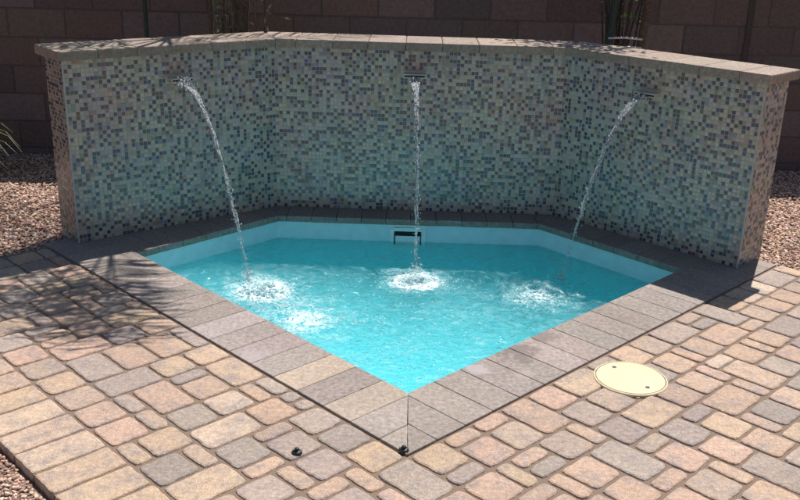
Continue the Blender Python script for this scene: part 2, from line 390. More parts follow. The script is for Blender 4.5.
# joint sand under the pavers, a ring round the pool so that the pool stays open
O1, O2, O3, O4 = uv(-2.6, -1.275), uv(2.47, -1.275), uv(2.47, 2.53), uv(-2.6, 2.53)
I1, I2, I3, I4 = uv(-.29, -.29), uv(2.46, -.29), uv(2.46, 2.52), uv(-.29, 2.52)
sheet(s, [O1, O2, I2, I1], -.0075); sheet(s, [O1, I1, I4, O4], -.0075)
kind(s.build('joint_sand', M['sand']), 'structure')

# gravel ground: one sheet to the horizon with a hole for the pool and patio base
gb = MB()
P = [uv(-.2, -.2), uv(2.3, -.2), uv(2.3, .9), uv(.9, 2.3), uv(-.2, 2.3)]
B = [Vector((0, -150)), Vector((-150, 5)), Vector((-60, 150)), Vector((60, 150)), Vector((150, 5))]
gb.add([(p.x, p.y, -.032) for p in P] + [(p.x, p.y, -.032) for p in B], [(i, (i+1) % 5, 5+(i+1) % 5, 5+i) for i in range(5)])
kind(gb.build('ground', M['soil']), 'structure')
peb = MB()
PC = [(.58, .38, .27), (.50, .32, .23), (.66, .47, .36), (.34, .22, .17), (.60, .41, .33), (.24, .16, .13), (.72, .58, .48), (.46, .30, .23)]
def pebbles(x0, x1, y0, y1, step, test):
    V0, F0 = ico(1)
    y = y0
    while y < y1:
        x = x0
        while x < x1:
            px, py = x+R.uniform(-.6, .6)*step, y+R.uniform(-.6, .6)*step
            if test(Vector((px, py))):
                r = step*R.uniform(.38, .85)
                q = Matrix.Rotation(R.uniform(0, 6.3), 3, 'Z') @ Matrix.Rotation(R.uniform(-.6, .6), 3, 'X')
                hz = -.026 + noise.noise(Vector((px*2.2, py*2.2, 0)))*.012 + R.uniform(0, .009)
                vs = []
                for w in V0:
                    k = R.uniform(.78, 1.2); vs.append(Vector((px, py, hz)) + q @ Vector((w.x*r*k, w.y*r*.75*k, w.z*r*.55*k)))
                peb.add(vs, F0, vary(R.choice(PC), .15))
            x += step
        y += step
def outpav(p):
    (a, b), = loc([p]); return (a > 2.485 or b > 2.545 or b < -1.295) and not (a > -.1 and b > -.1 and a < 2.35 and b < 2.35)
pebbles(-3.5, -1.7, 4.0, 6.7, .0165, lambda p: outpav(p) and p.x < -1.80-(p.y-4.7)*.05)
pebbles(1.75, 3.3, 4.2, 6.85, .0175, lambda p: outpav(p) and p.x > 1.85+(p.y-4.7)*.1)
pebbles(-1.75, -1.0, 2.1, 3.0, .0125, lambda p: loc([p])[0][1] < -1.293)
kind(peb.build('gravel', M['pebble']), 'stuff')

# ---------------------------------------------------------------- pool: coping, shell, skimmer
pool = tag(empty('plunge_pool', (.05, 4.3, 0)), 'small turquoise plunge pool with grey paver coping and square front corner', 'pool')
PO = pool.location
CG = [(.252, .205, .175), (.268, .218, .188), (.240, .195, .168), (.278, .228, .196), (.255, .210, .182)]
cp = MB()
def strip(a, b, depth, pitch, clips, ext0=0, ext1=0, tints=None, zt=.002, zb=-.034, bev=.003, mb=None, side=1, gap=.0006, rc=.004, face=0.0):
    """stones laid across the edge a>b, going outward (side)"""
    d = (b-a).normalized(); n = Vector((-d.y, d.x))*side; ln = (b-a).length; t = -ext0; k = 0
    while t < ln+ext1-1e-4:
        w = min(pitch*R.uniform(.96, 1.04), ln+ext1-t)
        if ln+ext1-t-w < .05: w = ln+ext1-t
        q = [a+d*(t+gap)+n*face, a+d*(t+w-gap)+n*face, a+d*(t+w-gap)+n*depth, a+d*(t+gap)+n*depth]
        for cpnt, cn in clips:
            q = clip(q, cpnt, cn)
            if len(q) < 3: break
        if len(q) >= 3:
            tt = tints[k] if tints and k < len(tints) else R.choice(CG)
            stone(mb or cp, q, zt, zb, bev, vary(tt, .05), rc=rc, jit=.0012, seg=.03, tilt=.003, profile=3)
        t += w; k += 1
DC = .306
mA = (uv(-1, -1)-A).normalized()               # mitre at the front corner
mn = Vector((-mA.y, mA.x))
if mn.dot(U) < 0: mn = -mn
strip(A, uv(2.5, 0), DC, .152, [(A, mn)], ext0=.32, tints=[(.30, .255, .215), (.30, .25, .215), (.34, .265, .205), (.245, .20, .178), (.42, .32, .23), (.29, .24, .215), (.27, .225, .20), (.27, .225, .20), (.33, .28, .26)], side=1)
strip(A, uv(0, 2.52), DC, .152, [(A, -mn)], ext0=.32, side=-1)
def mitre(p, a, b):   # line through p bisecting between edges p>a and p>b ; returns normal pointing to a's side
    m = ((a-p).normalized() + (b-p).normalized()).normalized(); n = Vector((-m.y, m.x))
    return n if n.dot(a-p) > 0 else -n
nBL = mitre(BL, L, BR); nBR = mitre(BR, Rr, BL)
DK = .62
strip(L, BL, DK, .152, [(BL, nBL), (L, (L-A).normalized())], ext0=.02, ext1=.5, side=1)
strip(BL, BR, DK, .152, [(BL, -nBL), (BR, -nBR)], ext0=.4, ext1=.4, side=1)
strip(BR, Rr, DK, .152, [(BR, nBR), (Rr, (Rr-A).normalized())], ext0=.5, ext1=.02, side=1)
cp.build('coping', M['coping'], pool, org=PO)
# shell
def offs(poly, o):
    n = len(poly); out = []
    for i in range(n):
        p, a, b = poly[i], poly[i-1], poly[(i+1) % n]
        n1 = perp(a, p); n2 = perp(p, b); m = n1+n2; m = m*(2/m.length_squared); out.append(p+m*o)
    return out
ring = [A, L, BL, BR, Rr]            # clockwise seen from above
sh = offs(ring, .028)
if (sh[0]-A).dot(U+V) > 0: sh = offs(ring, -.028)
FZ = -.85
s = MB(); n = 5
low = offs(ring, .0) ; cen = sum(ring, Vector((0, 0)))/5
fl = [cen + (p-cen)*.93 for p in sh]
vs = [(p.x, p.y, -.030) for p in sh] + [(p.x, p.y, FZ+.12) for p in sh] + [(p.x, p.y, FZ) for p in fl]
s.add(vs, [(i, (i+1) % n, n+(i+1) % n, n+i) for i in range(n)] + [(n+i, n+(i+1) % n, 2*n+(i+1) % n, 2*n+i) for i in range(n)] + [tuple(range(2*n, 3*n))])
s.build('pool_shell', M['plaster'], pool, org=PO)
# skimmer in the back wall (faces the camera)
bd = (BR-BL).normalized(); bn = Vector((bd.y, -bd.x))       # toward the viewer
sc0 = Vector((.044, 5.286)) - bn*.028
def P3(x, y, z):  # x along the wall from the skimmer middle, y toward the viewer
    q = sc0 + bd*x + bn*y; return Vector((q.x, q.y, z))
X3, Y3, Z3 = Vector((bd.x, bd.y, 0)), Vector((bn.x, bn.y, 0)), Vector((0, 0, 1))
sk = MB(); hw = .108; zt_, zb_ = -.038, -.190
for (cx, cz, ax, az) in [(0, -.064, hw-.0225, .0150), (0, zt_-.010, hw, .010), (0, zb_+.012, hw-.0, .012), (-hw+.011, (zt_+zb_)/2, .011, .051), (hw-.011, (zt_+zb_)/2, .011, .051)]:
    box(sk, P3(cx, .006, cz), X3*ax, Y3*.006, Z3*az)
for sx in (-1, 1):
    for cz in (zt_-.010, zb_+.012):
        q = P3(sx*(hw-.012), .013, cz); tube(sk, [q, q+Y3*.003], .005, 10)
skim = sk.build('skimmer', M['white_plastic'], pool, org=PO); skim['label'] = 'white skimmer faceplate in the back wall of the pool'
s = MB(); box(s, P3(0, -.0195, -.122), X3*(hw-.026), Y3*.021, Z3*.052); s.build('skimmer_opening', M['dark_void'], skim, org=PO)
s = MB(); box(s, P3(-.0, .004, -.139), X3*(hw-.033), Y3*.003, Z3*.028); box(s, P3(.052, .004, -.095), X3*.006, Y3*.004, Z3*.03)
s.build('weir_flap', M['white_plastic'], skim, org=PO)

# ---------------------------------------------------------------- water
WG = offs(ring, .045)
if (WG[0]-A).dot(U+V) > 0: WG = offs(ring, -.045)
def inside(p, poly):
    s_ = None
    for i in range(len(poly)):
        a, b = poly[i], poly[(i+1) % len(poly)]; c = (b-a).cross(p-a)
        if s_ is None: s_ = c > 0
        elif (c > 0) != s_: return False
    return True
def wmask(x, y):
    d = min(math.hypot(x-a, y-b) for a, b in IMP)
    # calm by the back wall, lively towards the middle
    k = max(0, min(1, (5.02-y)/.35)); kk = .18 + .82*k
    return kk*(.55 + .75*math.exp(-(d/.45)**2))
def wheight(x, y):
    h = 0
    for q, (a, b) in enumerate(IMP):
        d = math.hypot(x-a, y-b); h += .004*math.exp(-d/.32)*math.sin(d*80 - q)
    p = Vector((x, y*1.25, 0))
    h += .006*noise.noise(p*7) + .0085*noise.noise(p*17+Vector((3, 1, 7))) + .0075*noise.noise(p*33+Vector((9, 4, 2))) + .0045*noise.noise(p*64)
    return WZ + h*wmask(x, y)
G_ = .0115; idx = {}; wv = []; wf = []
xs = int(3.1/G_); ys = int(2.4/G_); ox, oy = -1.5, 2.98
def vid(i, j):
    if (i, j) not in idx:
        idx[(i, j)] = len(wv); x, y = ox+i*G_, oy+j*G_; wv.append((x, y, wheight(x, y)))
    return idx[(i, j)]
cells = set()
for i in range(xs):
    for j in range(ys):
        if inside(Vector((ox+(i+.5)*G_, oy+(j+.5)*G_)), WG): cells.add((i, j))
for i, j in sorted(cells): wf.append((vid(i, j), vid(i+1, j), vid(i+1, j+1), vid(i, j+1)))
nt_ = len(wv); top_n = len(wf)
wv += [(x, y, FZ-.02) for x, y, z in wv[:nt_]]
for (i, j) in sorted(cells):
    for (di, dj, e0, e1) in ((0, -1, (0, 0), (1, 0)), (1, 0, (1, 0), (1, 1)), (0, 1, (1, 1), (0, 1)), (-1, 0, (0, 1), (0, 0))):
        if (i+di, j+dj) not in cells:
            a, b = idx[(i+e0[0], j+e0[1])], idx[(i+e1[0], j+e1[1])]; wf.append((b, a, a+nt_, b+nt_))
for k in range(top_n):
    f = wf[k]; wf.append(tuple(v+nt_ for v in reversed(f)))
w = link('water', wv, wf, M['water'], None, True); kind(w, 'structure')

# foam: thousands of small bubbles and lumps of froth where the water lands
fm = MB()
def froth(cx, cy, sx, sy, nlump, rmin, rmax, lift=.0, ang=0):
    for k in range(nlump):
        a, b = R.gauss(0, 1), R.gauss(0, 1)
        x = cx + (a*sx*math.cos(ang)-b*sy*math.sin(ang)); y = cy + (a*sx*math.sin(ang)+b*sy*math.cos(ang))
        if not inside(Vector((x, y)), ring): continue
        if noise.noise(Vector((x*16, y*20, 5))) < -.12 + .15*(a*a+b*b)*.5 - .1: continue
        if sx > .25 and noise.noise(Vector((x*8, y*11, 2))) < .02: continue
        r = R.uniform(rmin, rmax)*math.exp(-.12*(a*a+b*b)); z = wheight(x, y) + lift*math.exp(-(a*a+b*b))*R.random()
        blob(fm, (x, y, z), (r*R.uniform(.8, 1.6), r, r*R.uniform(.3, .5)), 1, .15)
froth(-.72, 4.45, .10, .085, 1500, .002, .008, .03)
froth(-.62, 4.32, .20, .11, 900, .002, .007, .0)
froth(.09, 4.66, .085, .055, 1100, .002, .0075, .025)
froth(.09, 4.64, .17, .09, 450, .002, .006, .0)
froth(.72, 4.50, .12, .12, 700, .002, .006, .006)
froth(-.50, 4.10, .20, .11, 420, .0015, .006, .004, -.3)
froth(-.22, 4.10, .18, .03, 200, .002, .005, 0, .15)
froth(-.05, 3.60, .26, .20, 900, .0012, .0042, 0)
froth(.35, 4.1, .55, .35, 1300, .0014, .0042, 0)
froth(-.3, 4.1, .45, .35, 1300, .0014, .0042, 0)
# froth collecting along the left coping
for k in range(500):
    t = R.uniform(.25, 1.85); o_ = abs(R.gauss(0, .035))
    q = uv(t, .0) + V*(o_-.01)
    if noise.noise(Vector((t*9, 3, 1))) > -.05: blob(fm, (q.x, q.y, wheight(q.x, q.y)), (R.uniform(.002, .006),)*2 + (.0025,), 1, .1)
for (x_, y_, n_, sp_) in ((-.76, 4.52, 260, .06), (.09, 4.72, 220, .05), (.80, 4.60, 110, .05)):
    for k in range(n_):
        a_, d_ = R.uniform(0, 6.28), abs(R.gauss(0, sp_)); q = R.uniform(.0010, .0024)
        blob(fm, (x_+math.cos(a_)*d_, y_+math.sin(a_)*d_, WZ+.006+abs(R.gauss(0, .028))*math.exp(-d_/sp_*.5)), q, 1, .1)
kind(fm.build('foam', M['foam'], smooth=True), 'stuff')

# ---------------------------------------------------------------- feature wall
W0, W1, W2, W3 = Vector((-1.747, 4.702)), Vector((-.777, 5.494)), Vector((.944, 5.474)), Vector((1.803, 4.606))
HW = .985; TH = .27
def offl(pts, o):
    out = []
    nn = [perp(pts[i], pts[i+1]) for i in range(3)]
    out.append(pts[0]+nn[0]*o)
    for i in (1, 2):
        m = nn[i-1]+nn[i]; out.append(pts[i]+m*(2/m.length_squared)*o)
    out.append(pts[3]+nn[2]*o); return out
fw = tag(empty('feature_wall', (.1, 5.5, 0)), 'three-sided feature wall clad in glass mosaic with a paver cap behind the pool', 'wall')
FO = fw.location
Fp = [W0, W1, W2, W3]; Bp = offl(Fp, TH)
body = MB()
pts = Fp + Bp[::-1]; m = len(pts)
body.add([(p.x, p.y, -.03) for p in pts] + [(p.x, p.y, HW-.002) for p in pts],
         [(i, (i+1) % m, m+(i+1) % m, m+i) for i in range(m)] + [(m, m+1, m+6, m+7), (m+1, m+2, m+5, m+6), (m+2, m+3, m+4, m+5)])
body.build('wall_body', M['grout'], fw, recalc=True, org=FO)
LT = [(.475, .425, .36), (.43, .41, .355), (.51, .435, .355), (.41, .415, .355), (.51, .43, .35), (.44, .395, .365), (.475, .40, .335)]
MD = [(.25, .26, .30), (.29, .31, .23), (.39, .29, .21), (.24, .28, .24), (.35, .27, .30), (.40, .35, .29), (.25, .25, .33), (.35, .25, .19), (.28, .32, .21)]
DK_ = [(.065, .085, .135), (.08, .11, .135), (.11, .09, .09), (.135, .095, .085), (.06, .07, .10), (.075, .095, .17), (.15, .11, .10), (.08, .115, .10), (.125, .09, .13)]
SPC = [Vector((-1.262, 5.098)), Vector((.058, 5.484)), Vector((1.355, 5.058))]      # spouts on the wall plane
tl = MB(); pit = .0222
def tiles(a, b, back=False, warm=0.0):
    d = (b-a); ln = d.length; d = d/ln; nv = Vector((d.y, -d.x))
    nc = max(1, round(ln/pit)); pw = ln/nc; nr = round((HW-.001)/pit); ph = (HW-.001)/nr
    dk = set()
    for c in range(nc):
        for r in range(nr):
            x = (c+.5)*pw; z = (r+.5)*ph; q = a + d*x
            if any((q-s_).length < .078 and .826 < z < .876 for s_ in SPC) and not back: continue
            near = (c-1, r) in dk or (c, r-1) in dk
            lowf = noise.noise(Vector((q.x*3.2, z*3.2, 1+q.y)))
            rr = R.random() + lowf*.06
            cc = R.choice(LT) if rr < (.53 if near else .36) else R.choice(MD) if rr < (.77 if near else .57) else R.choice(DK_)
            if cc in DK_: dk.add((c, r))
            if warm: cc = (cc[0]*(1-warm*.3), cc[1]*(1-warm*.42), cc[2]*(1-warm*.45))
            n1_ = noise.noise(Vector((q.x*5, z*5, 9+q.y*5))); n2_ = noise.noise(Vector((q.x*4, z*4, 30+q.y*4)))
            cc = vary((cc[0]*(1+.14*n1_), cc[1]*(1+.16*n2_), cc[2]*(1-.10*n1_+.06*n2_)), .09)
            g = .0012; hx, hz = pw/2-g-R.uniform(0, .0005), ph/2-g-R.uniform(0, .0005)
            sh_ = ((c//13)*7 + (r//13)*3) % 5; tx, tz = R.gauss(0, .010), R.gauss(0, .010)
            cc = tuple(k_*(1+(sh_-2)*.018) for k_ in cc)
            if c % 13 == 0: hx -= .0004
            if r % 13 == 0: hz -= .0004
            vs = []
            for (sx, sz) in ((-1, -1), (1, -1), (1, 1), (-1, 1)):
                p = q + d*(sx*hx); vs.append((p.x+nv.x*.0005, p.y+nv.y*.0005, z+sz*hz))
            for (sx, sz) in ((-1, -1), (1, -1), (1, 1), (-1, 1)):
                o_ = .0011 + sx*hx*tx + sz*hz*tz
                p = q + d*(sx*(hx-.0006)) + nv*o_; vs.append((p.x, p.y, z+sz*(hz-.0006)))
            tl.add(vs, [(4, 5, 6, 7), (0, 1, 5, 4), (1, 2, 6, 5), (2, 3, 7, 6), (3, 0, 4, 7)], cc)
tiles(W0, W1); tiles(W1, W2); tiles(W2, W3)
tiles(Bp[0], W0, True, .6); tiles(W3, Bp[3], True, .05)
tl.build('mosaic_tiling', M['tile'], fw, org=FO)
# pale edge trims at the outer corners
tr = MB()
for q, ax in ((W0, perp(W0, W1)), (W3, perp(W2, W3))):
    d0 = Vector((ax.y, -ax.x)); sg = -1 if q is W0 else 1
    c = q - ax*.0035 + d0*(.0035*sg); box(tr, (c.x, c.y, HW/2), Vector((d0.x, d0.y, 0))*.0042, Vector((ax.x, ax.y, 0))*.0042, (0, 0, HW/2-.003))
tr.build('corner_trim', simple('grout edge', (.44, .44, .42), .6), fw, org=FO)
# cap
cpw = MB(); ov = .032; dA = (W0-W1).normalized(); dB = (W3-W2).normalized()
C0, C1, C2, C3 = offl([W0+dA*.034, W1, W2, W3+dB*.034], -ov)
CW = [(.30, .228, .172), (.27, .205, .158), (.32, .245, .187), (.26, .198, .153)]
n1, n2 = mitre(C1, C0, C2), mitre(C2, C3, C1)
ck = dict(zt=1.034, zb=HW, bev=.006, mb=cpw, rc=.003, gap=.0007)
def ct(n): return [R.choice(CW) for _ in range(n)]
strip(C0, C1, .345, .215, [(C1, n1)], ext1=.2, tints=ct(12), **ck)
strip(C1, C2, .345, .215, [(C1, -n1), (C2, -n2)], ext0=.1, ext1=.1, tints=ct(14), **ck)
strip(C2, C3, .345, .215, [(C2, n2)], ext0=.2, tints=ct(12), **ck)
cpw.build('wall_cap', M['cap'], fw, org=FO)
# spouts
for k, (q, a, b) in enumerate(((SPC[0], W0, W1), (SPC[1], W1, W2), (SPC[2], W2, W3))):
    d = (b-a).normalized(); nv = Vector((d.y, -d.x)); D3, N3 = Vector((d.x, d.y, 0)), Vector((nv.x, nv.y, 0)); c = Vector((q.x, q.y, .844))
    sp = MB()
    box(sp, c+N3*.003, D3*.074, N3*.003, (0, 0, .0225))
    box(sp, c+N3*.038+Vector((0, 0, .0095)), D3*.066, N3*.0365, (0, 0, .0035))          # hood
    box(sp, c+N3*.034-Vector((0, 0, .0075)), D3*.066, N3*.0315, (0, 0, .0025))          # lip the water runs off
    for sx in (-1, 1): box(sp, c+D3*(.0635*sx)+N3*.034+Vector((0, 0, .0005)), D3*.0025, N3*.0315, (0, 0, .0055))
    o = sp.build('spout', M['spout'], fw, org=FO)
    s = MB(); box(s, c+N3*.012+Vector((0, 0, .0005)), D3*.0605, N3*.001, (0, 0, .0030)); s.build("spout_slot", M['dark_void'], o, org=FO)

# ---------------------------------------------------------------- falling water
def jet(start, end, wtop, label, whiteness, seed, down=1.0):
    rr = random.Random(seed)
    S_, E_ = Vector(start), Vector(end); hd = Vector((E_.x-S_.x, E_.y-S_.y, 0)); side = Vector((-hd.y, hd.x, 0)).normalized()
    root = tag(empty('water_jet', E_), label, 'water stream', 'water streams falling from the wall spouts')
    def pos(t): return Vector((S_.x+hd.x*t, S_.y+hd.y*t, S_.z - .02*t + (E_.z-S_.z+.02)*t*t))
    mb = MB()
    ns = 13; hu = hd.normalized()
    for k in range(ns):
        off0 = (k/(ns-1)-.5)*wtop; ph = rr.uniform(0, 6); t0 = rr.uniform(0, .02); t1 = 1 if k in (2, 5, 7, 10) else rr.uniform(.35, .9)
        pts = []; rad = []; nseg = int(170*t1)
        for i in range(nseg+1):
            t = t1*i/nseg; env = max(.14, 1-.86*min(1, t/.42)**.8)
            o_ = off0*env + .0045*math.sin(t*24+ph)*(.4+t); o2 = .004*math.sin(t*29+ph*2)
            p = pos(t) + side*o_ + hu*o2
            nz = noise.noise(Vector((t*30, k*3.1+seed, 0))); n2 = noise.noise(Vector((t*80, k*7.1+seed, 4)))
            q_ = min(1, t/.5); r = (.0046 - .0018*t)*(1+(.25+.65*q_)*nz+(.2+.5*q_)*n2)
            if t > .5 and nz < -.02: r *= .2
            if t > .86 and n2 < .12: r = 0
            pts.append(p + Vector((rr.uniform(-1, 1), rr.uniform(-1, 1), 0))*.0010); rad.append(max(.0003, r))
        tube(mb, pts, rad, 6)
    mb.build('water_strands', M['jet'], root, True, org=E_)
    mb = MB()
    V0, F0 = ico(1)
    nd_ = 300
    for k in range(nd_):
        t = rr.random()**.8; p = pos(t); sp = .007 + .010*t + (.5*wtop*max(0, 1-t/.3))
        p = p + side*rr.gauss(0, sp*.6) + Vector((rr.gauss(0, .006), rr.gauss(0, .006), rr.gauss(0, .01))); r = rr.uniform(.001, .0033)
        mb.add([p + Vector((v.x*r, v.y*r, v.z*r*rr.uniform(1.2, 2.2))) for v in V0], F0)
    kind(mb.build('droplets', M['jet'], root, True, org=E_), 'stuff')
    if whiteness:
        mb = MB()
        for k in range(int(150*whiteness)):
            t = abs(rr.gauss(0, .085)); p = pos(t) + side*rr.gauss(0, wtop*.30*(1-t*1.5)) + Vector((rr.gauss(0, .008), rr.gauss(0, .008), rr.gauss(0, .010)))
            r = rr.uniform(.003, .008)*(1-t*1.5)
            if r > 0: mb.add([p + Vector((v.x*r, v.y*r, v.z*r*1.5)) * (1+rr.uniform(-.2, .2)) for v in V0], F0)
        # small splash crown at the landing point
        for k in range(60):
            a = rr.uniform(0, 6.3); q = rr.uniform(0, .05); p = E_ + Vector((math.cos(a)*q, math.sin(a)*q, rr.uniform(0, .05))); r = rr.uniform(.002, .005)
            mb.add([p + v*r for v in V0], F0)
        kind(mb.build('froth', M['froth'], root, True, org=E_), 'stuff')
jet((-1.221, 5.048, .834), (-.81, 4.60, WZ), .060, 'white frothy water stream arcing from the left wall spout into the pool', 1.2, 3)
jet((.058, 5.422, .834), (.092, 4.80, WZ), .062, 'straight thin water stream falling from the centre spout past the skimmer', .3, 8)
jet((1.308, 5.012, .834), (.89, 4.72, WZ), .060, 'slanting clear water stream falling from the right wall spout', .3, 14)

# ---------------------------------------------------------------- small things on the patio
lid = tag(empty('access_lid', (.935, 3.287, 0)), 'round cream skimmer lid set in the pavers right of the pool', 'lid')
def disc(mb, c, prof, n=64, close=True):
    vs = []; fs = []
    for r, z in prof:
        for k in range(n):
            t = 2*math.pi*k/n; vs.append((c[0]+r*math.cos(t), c[1]+r*math.sin(t), c[2]+z))
    for i in range(len(prof)-1):
        for k in range(n): fs.append((i*n+k, i*n+(k+1) % n, (i+1)*n+(k+1) % n, (i+1)*n+k))
    if close: fs.append(tuple((len(prof)-1)*n+k for k in range(n)))
    mb.add(vs, fs)
s = MB(); disc(s, (0, 0, 0), [(.146, -.03), (.146, .003), (.143, .0055), (.139, .0055), (.1385, .004)], close=False); s.build('lid_ring', M['lid'], lid, recalc=False)
s = MB(); disc(s, (0, 0, 0), [(.1362, -.02), (.1362, .0040), (.1345, .0062), (.09, .0072), (.02, .0075)]); s.build('lid_plate', M['lid'], lid)
for x, y in ((.888, 3.372), (.983, 3.204)):
    s = MB(); disc(s, (x-.935, y-3.287, 0), [(.0085, .005), (.0085, .0082), (.0065, .009), (.003, .0086)], 20); s.build('screw', M['black'], lid)
for k, (x, y, lab) in enumerate(((-.327, 2.674, 'small black knob standing on the tan pavers left of the corner'), (.033, 2.708, 'small black knob at the outer corner of the coping'))):
    kb = tag(empty('deck_anchor', (x, y, 0)), lab, 'knob', 'small black knobs on the patio')
    s = MB(); disc(s, (0, 0, 0), [(.0175, -.005), (.0185, .003), (.0175, .006), (.012, .009), (.010, .010)], 28); s.build('base_flange', M['black'], kb, True)
    s = MB(); disc(s, (0, 0, 0), [(.0075, .009), (.0078, .013), (.0085, .015), (.008, .018), (.005, .0205), (.002, .021)], 20); s.build('knob_head', M['black'], kb, True)
    s = MB(); 
    q = .0125; disc(s, (q, -.004, 0), [(.003, .005), (.003, .011), (.0015, .012)], 10); disc(s, (-q, .004, 0), [(.003, .005), (.003, .011), (.0015, .012)], 10); s.build('screw', M['steel'], kb)
# dark mitre line cord from knob to the pool corner is the mitre joint itself
fl_ = uv(.735, .045)
bl = MB(); disc(bl, (0, 0, 0), [(.006, -.018), (.030, -.012), (.034, 0), (.028, .010), (.012, .016), (.003, .017)], 24)
o = bl.build('pool_float', M['blue'], None, True); o.location = (fl_.x, fl_.y, WZ+.004); tag(o, 'small round blue float in the water by the left coping', 'float')

# ---------------------------------------------------------------- yard wall of concrete block
yw = tag(empty('block_wall', (0, 6.8, 0)), 'tall dark brown concrete block wall across the back of the yard', 'wall')
def yy(x): return 6.79 + .035*x
bk = MB(); mo = MB()
BW, BH = .4064, .2032
x0, x1 = -6.2, 6.2
rows = 8; base = -.17                       # joints line up with the photo's
d2 = Vector((1, .035)).normalized(); nv2 = Vector((d2.y, -d2.x))
BCOL = [(.185, .138, .135), (.178, .135, .13), (.150, .110, .104), (.165, .120, .112), (.140, .104, .100), (.155, .118, .112), (.170, .122, .110), (.135, .108, .106)]
for r in range(rows+1):
    z0 = base + r*BH
    if r == rows: z0, hh, xs_, over = base+rows*BH, .09, .05, .015
    else: hh, xs_, over = BH, (.0 if r % 2 else BW/2), 0
    x = x0 - xs_ + .10
    while x < x1:
        g = .004; a = Vector((x+g, yy(x+g))); b = Vector((x+BW-g, yy(x+BW-g)))
        c = (a+b)/2 + Vector((-nv2.x, -nv2.y))*.075; 
        hx = (b-a).length/2; q = 1+R.uniform(-.001, .001)
        mb = bk; D3 = Vector((d2.x, d2.y, 0)); N3 = Vector((nv2.x, nv2.y, 0))
        zc = z0+hh/2; hz = hh/2-g
        fr_ = .078+over+R.uniform(-.0012, .0012)
        cen3 = Vector((c.x, c.y, zc)); e = .004
        vs = []
        for (yy_, ins) in ((-.08-over, 0), (fr_-e, 0), (fr_, e)):
            for sx, sz in ((-1, -1), (1, -1), (1, 1), (-1, 1)): vs.append(cen3 + D3*(sx*(hx-ins)) + N3*yy_ + Vector((0, 0, sz*(hz-ins))))
        mb.add(vs, [(8, 9, 10, 11)] + [(k, (k+1) % 4, 4+(k+1) % 4, 4+k) for k in range(4)] + [(4+k, 4+(k+1) % 4, 8+(k+1) % 4, 8+k) for k in range(4)] + [(3, 2, 1, 0)], vary(R.choice(BCOL), .07))
        x += BW
bk.build('block_course', M['block'], yw, org=yw.location)
a, b = Vector((x0, yy(x0))), Vector((x1, yy(x1))); c = (a+b)/2 - nv2*.075
box(mo, (c.x, c.y, .7), Vector((d2.x, d2.y, 0))*6.2, Vector((nv2.x, nv2.y, 0))*.0735, (0, 0, .78))
mo.build('mortar', simple('mortar', (.115, .088, .085), .95, nscale=80, var=.2), yw, org=yw.location)
s = MB(); q = Vector((2.50, yy(2.50))) + nv2*.006
box(s, (q.x, q.y, .73), Vector((d2.x, d2.y, 0))*.022, Vector((nv2.x, nv2.y, 0))*.006, (0, 0, .76)); s.build('expansion_joint', M['caulk'], yw, org=yw.location)

# ---------------------------------------------------------------- plants behind the feature wall
def frond(mb_l, mb_s, pts, ll, nleaf=46, seed=0, wid=.010, st=.16, asym=False):
    rr = random.Random(seed); pts = [Vector(p) for p in pts]
    def bez(t):
        a, b, c = pts; return a*(1-t)**2 + b*2*t*(1-t) + c*t*t
    path = [bez(i/20) for i in range(21)]
    tube(mb_s, path, [.011*(1-i/24) for i in range(21)], 6)
    for k in range(nleaf):
        t = st + (1-st)*k/nleaf; p = bez(t); d = (bez(min(1, t+.02))-bez(t-.02)).normalized(); s_ = d.cross(Vector((0, 0, 1))).normalized()
        for sd in (-1, 1):
            ln = (.5 if asym and sd < 0 else 1)*ll*(.6+.6*math.sin(math.pi*min(1, .12+t*.75)))*rr.uniform(.75, 1.1)
            dr = (s_*sd*rr.uniform(.75, 1) + d*rr.uniform(.35, .8) + Vector((0, 0, rr.uniform(-.5, .15)))).normalized()
            q1 = p + dr*ln*.5 + Vector((0, 0, -.02)); q2 = p + dr*ln + Vector((0, 0, -.12*ln/.3*rr.uniform(.3, 1.2)))
            w_ = d*wid*rr.uniform(.7, 1.2)
            up = Vector((0, 0, .002))
            mb_l.add([p-w_*.6, p+w_*.6, q1+w_+up, q1-w_+up, q2], [(0, 1, 2, 3), (3, 2, 4)])
pm = tag(empty('palm_tree', (-1.13, 6.30, -.03)), 'slim palm tree behind the left end of the mosaic wall', 'palm')
PL = pm.location
s = MB(); tp = [Vector((-1.13+.17*t*t, 6.30-.10*t, -.03+2.75*t)) for t in [i/40 for i in range(41)]]
tube(s, tp, [.055*(1+.10*math.sin(i*2.3))*(1-.15*i/40) for i in range(41)], 14); s.build('trunk', M['bark'], pm, True, org=PL)
cr = Vector((-.96, 6.2, 2.72)); lf = MB(); stm = MB()
FR = [((-.75, 5.75, 3.02), (-.60, 4.60, 2.12)), ((-.72, 5.5, 2.95), (-.70, 4.50, 2.08)), ((-.85, 5.5, 2.95), (-.86, 4.60, 2.12)), ((-1.05, 5.4, 3.0), (-1.32, 4.72, 2.2)), ((-1.0, 5.5, 3.0), (-1.22, 4.86, 2.25)), ((-1.15, 5.6, 3.05), (-1.5, 4.95, 2.35)),
      ((-1.4, 5.9, 3.1), (-2.0, 5.5, 2.5)), ((-1.5, 6.3, 3.2), (-2.2, 6.4, 2.5)), ((-1.2, 6.8, 3.3), (-1.5, 7.6, 2.6)), ((-.7, 6.8, 3.3), (-.4, 7.5, 2.6)),
      ((-.4, 6.5, 3.2), (.3, 6.7, 2.5)), ((-1.3, 6.6, 3.5), (-1.9, 7.1, 3.0)), ((-.8, 6.3, 3.6), (-.5, 6.5, 3.5)), ((-1.2, 6.0, 3.4), (-1.7, 5.9, 2.9))]
